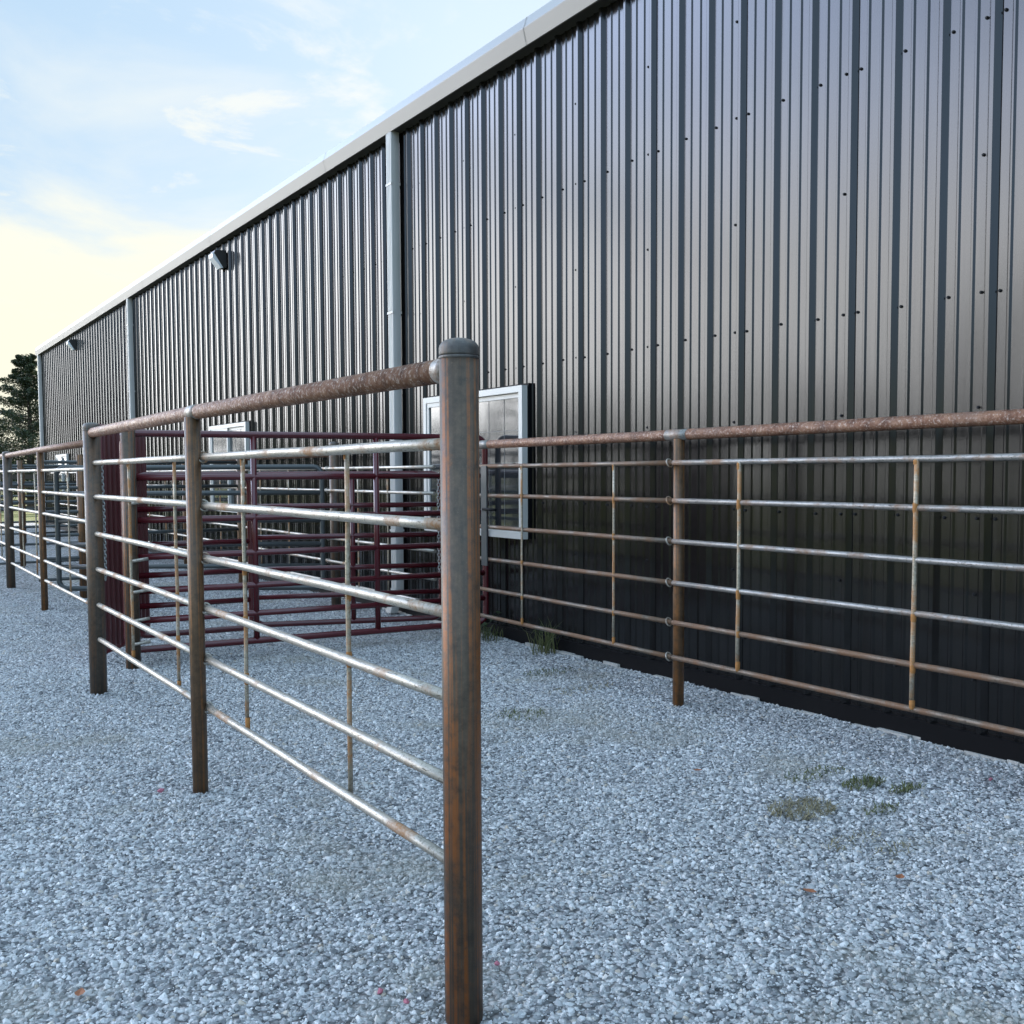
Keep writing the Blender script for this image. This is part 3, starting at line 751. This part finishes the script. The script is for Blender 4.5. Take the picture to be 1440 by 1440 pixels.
# far wood that reads as one dark mass, behind the meadow and away to the left of the yard
r = random.Random(77); m = MB()
def clump(x, y, h):
    for i in range(9):
        c = Vector((x + r.uniform(-3.2, 3.2), y + r.uniform(-3.2, 3.2), h * r.uniform(.12, .9))); leaf_cards(m, c, h * .24, 70, h * .05, r, .8)
for i in range(26): clump(-6 + i * 2.6 + r.uniform(-1, 1), 150 + r.uniform(-4, 6), r.uniform(3.5, 6))
for i in range(44):
    clump(-34 + r.uniform(-5, 4), -46 + i * 4.6 + r.uniform(-1, 1), r.uniform(5.0, 8.5))
tag(m.build('distant_trees', M['tree']), 'far off wood seen as a low dark band past the meadow', kind='stuff')
# plank fence past the yard
pf = thing('plank_fence', 'dark plank fence far behind the pens at the left edge', 'fence', (4.5, 46, 0))
for i in range(6):
    m = MB(); m.box((2.2 + i * 1.9, 46.06, .8), (.14, .10, 1.8)); m.build('post', M['plank'], pf)
for z in (1.45, 1.12, .42, .05 + .12):
    m = MB(); m.box((7.0, 46, z), (11., .04, .20)); m.build('plank', M['plank'], pf)

# ------------------------------------------------------------------ sky, sun, camera
w = bpy.data.worlds.new('World'); bpy.context.scene.world = w; w.use_nodes = True
T = w.node_tree; bg = T.nodes['Background']
sky = T.nodes.new('ShaderNodeTexSky'); sky.sky_type = 'NISHITA'; sky.sun_disc = False
sky.sun_elevation = R(SUN_EL); sky.sun_rotation = R(SUN_AZ); sky.air_density = 1.0; sky.dust_density = .8; sky.ozone_density = 1.6
tc = T.nodes.new('ShaderNodeTexCoord'); sp = T.nodes.new('ShaderNodeSeparateXYZ'); T.links.new(tc.outputs['Generated'], sp.inputs[0])
def wm(op, a, b=None, clamp=False):
    x = T.nodes.new('ShaderNodeMath'); x.operation = op; x.use_clamp = clamp
    for i, v in enumerate((a, b)):
        if v is None: continue
        if isinstance(v, bpy.types.NodeSocket): T.links.new(v, x.inputs[i])
        else: x.inputs[i].default_value = v
    return x.outputs[0]
zc = wm('ADD', wm('MAXIMUM', sp.outputs['Z'], 0.), .12)
cb = T.nodes.new('ShaderNodeCombineXYZ'); T.links.new(wm('DIVIDE', sp.outputs['X'], zc), cb.inputs[0]); T.links.new(wm('DIVIDE', sp.outputs['Y'], zc), cb.inputs[1]); cb.inputs[2].default_value = 4.2
nz = T.nodes.new('ShaderNodeTexNoise'); nz.inputs['Scale'].default_value = .95; nz.inputs['Detail'].default_value = 9; nz.inputs['Roughness'].default_value = .58; nz.inputs['Distortion'].default_value = .5
T.links.new(cb.outputs[0], nz.inputs['Vector'])
def wmap(v, a, b, lo=0., hi=1.):
    x = T.nodes.new('ShaderNodeMapRange'); x.interpolation_type = 'SMOOTHSTEP'
    x.inputs['From Min'].default_value = a; x.inputs['From Max'].default_value = b; x.inputs['To Min'].default_value = lo; x.inputs['To Max'].default_value = hi
    T.links.new(v, x.inputs['Value']); return x.outputs[0]
# broken cloud: cream haze and wisps ahead near the sun, plus unseen bright layers added left, overhead and behind to light yard and wall
def wcol(fac, a, b):
    x = T.nodes.new('ShaderNodeMix'); x.data_type = 'RGBA'; T.links.new(fac, x.inputs[0])
    for sock, v in ((x.inputs[6], a), (x.inputs[7], b)):
        if isinstance(v, bpy.types.NodeSocket): T.links.new(v, sock)
        else: sock.default_value = (*v, 1)
    return x.outputs[2]
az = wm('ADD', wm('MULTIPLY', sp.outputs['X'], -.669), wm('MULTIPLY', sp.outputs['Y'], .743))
fill_bank = wm('MULTIPLY', wmap(az, .69, .88), wmap(nz.outputs['Fac'], .30, .52, .55, 1.))  # unseen bright cloud added at left to lift the wall's reflections
fill_bank = wm('MULTIPLY', fill_bank, wmap(sp.outputs['Z'], .72, .42))
over = wm('MULTIPLY', wmap(sp.outputs['Z'], .50, .86), wmap(nz.outputs['Fac'], .25, .55, .55, 1.))  # unseen bright cloud added overhead to light the gravel
front = wmap(sp.outputs['Y'], .3, .75)
low = wmap(wm('ADD', sp.outputs['Z'], wm('MULTIPLY', wm('SUBTRACT', nz.outputs['Fac'], .5), -.55)), .33, .15)
nz2 = T.nodes.new('ShaderNodeTexNoise'); nz2.inputs['Scale'].default_value = 2.3; nz2.inputs['Detail'].default_value = 10; nz2.inputs['Roughness'].default_value = .62; nz2.inputs['Distortion'].default_value = .35
T.links.new(cb.outputs[0], nz2.inputs['Vector'])
wisp = wm('MULTIPLY', wmap(nz2.outputs['Fac'], .50, .66), wmap(sp.outputs['Z'], .44, .36))
ahead = wm('MULTIPLY', front, wm('MAXIMUM', wm('MULTIPLY', low, .88), wm('MULTIPLY', wisp, .75)))
col = wcol(wm('MULTIPLY', front, wmap(sp.outputs['Z'], .20, .34, .80, .88)), sky.outputs[0], (4.5, 6.25, 8.0))       # high thin blue haze
col = wcol(wm('MULTIPLY', wmap(sp.outputs['Y'], .25, -.15), wmap(sp.outputs['Z'], .03, .22, 0., .75)), col, (10.5, 15.5, 22.))  # sky behind, out of view, brightened so the rib flanks reflect more
col = wcol(ahead, col, wcol(wmap(sp.outputs['Z'], .10, .36), (8.9, 8.5, 6.6), (8.5, 8.5, 7.9)))
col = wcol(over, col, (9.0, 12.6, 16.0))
mxc = wcol(fill_bank, col, wcol(wmap(sp.outputs['Z'], .16, .42), (64., 64.5, 65.), (46., 57., 82.)))
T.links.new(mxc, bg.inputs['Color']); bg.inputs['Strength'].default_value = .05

sd = bpy.data.lights.new('sun', 'SUN'); sd.energy = 5.0; sd.angle = R(.5); sd.color = (1., .93, .82)
so = bpy.data.objects.new('sun', sd); C.objects.link(so)
d = Vector((math.sin(R(SUN_AZ)) * math.cos(R(SUN_EL)), math.cos(R(SUN_AZ)) * math.cos(R(SUN_EL)), math.sin(R(SUN_EL))))
so.rotation_euler = d.to_track_quat('Z', 'Y').to_euler()

cd = bpy.data.cameras.new('camera'); cam = bpy.data.objects.new('camera', cd); C.objects.link(cam); bpy.context.scene.camera = cam
cd.sensor_width = 36; cd.lens = 36 * 1457 / 1440; cd.shift_y = 30 / 1440; cd.clip_start = .05; cd.clip_end = 2000
yaw, pitch, roll = R(32.68977682645998), .05805683865353185, -.005
fw = Vector((math.sin(yaw) * math.cos(pitch), math.cos(yaw) * math.cos(pitch), -math.sin(pitch)))
rt = Vector((math.cos(yaw), -math.sin(yaw), 0)); up = rt.cross(fw)
c_, s_ = math.cos(roll), math.sin(roll); rt, up = rt * c_ + up * s_, up * c_ - rt * s_
cam.matrix_world = Matrix(((rt.x, up.x, -fw.x, 0), (rt.y, up.y, -fw.y, 0), (rt.z, up.z, -fw.z, 1.5), (0, 0, 0, 1)))

sc = bpy.context.scene
sc.view_settings.view_transform = 'Standard'; sc.view_settings.look = 'None'; sc.view_settings.gamma = 1.; sc.view_settings.exposure = 1.28
sc.view_settings.use_curve_mapping = False
sc.cycles.max_bounces = 6; sc.cycles.diffuse_bounces = 3; sc.cycles.glossy_bounces = 4
sc.cycles.use_denoising = True
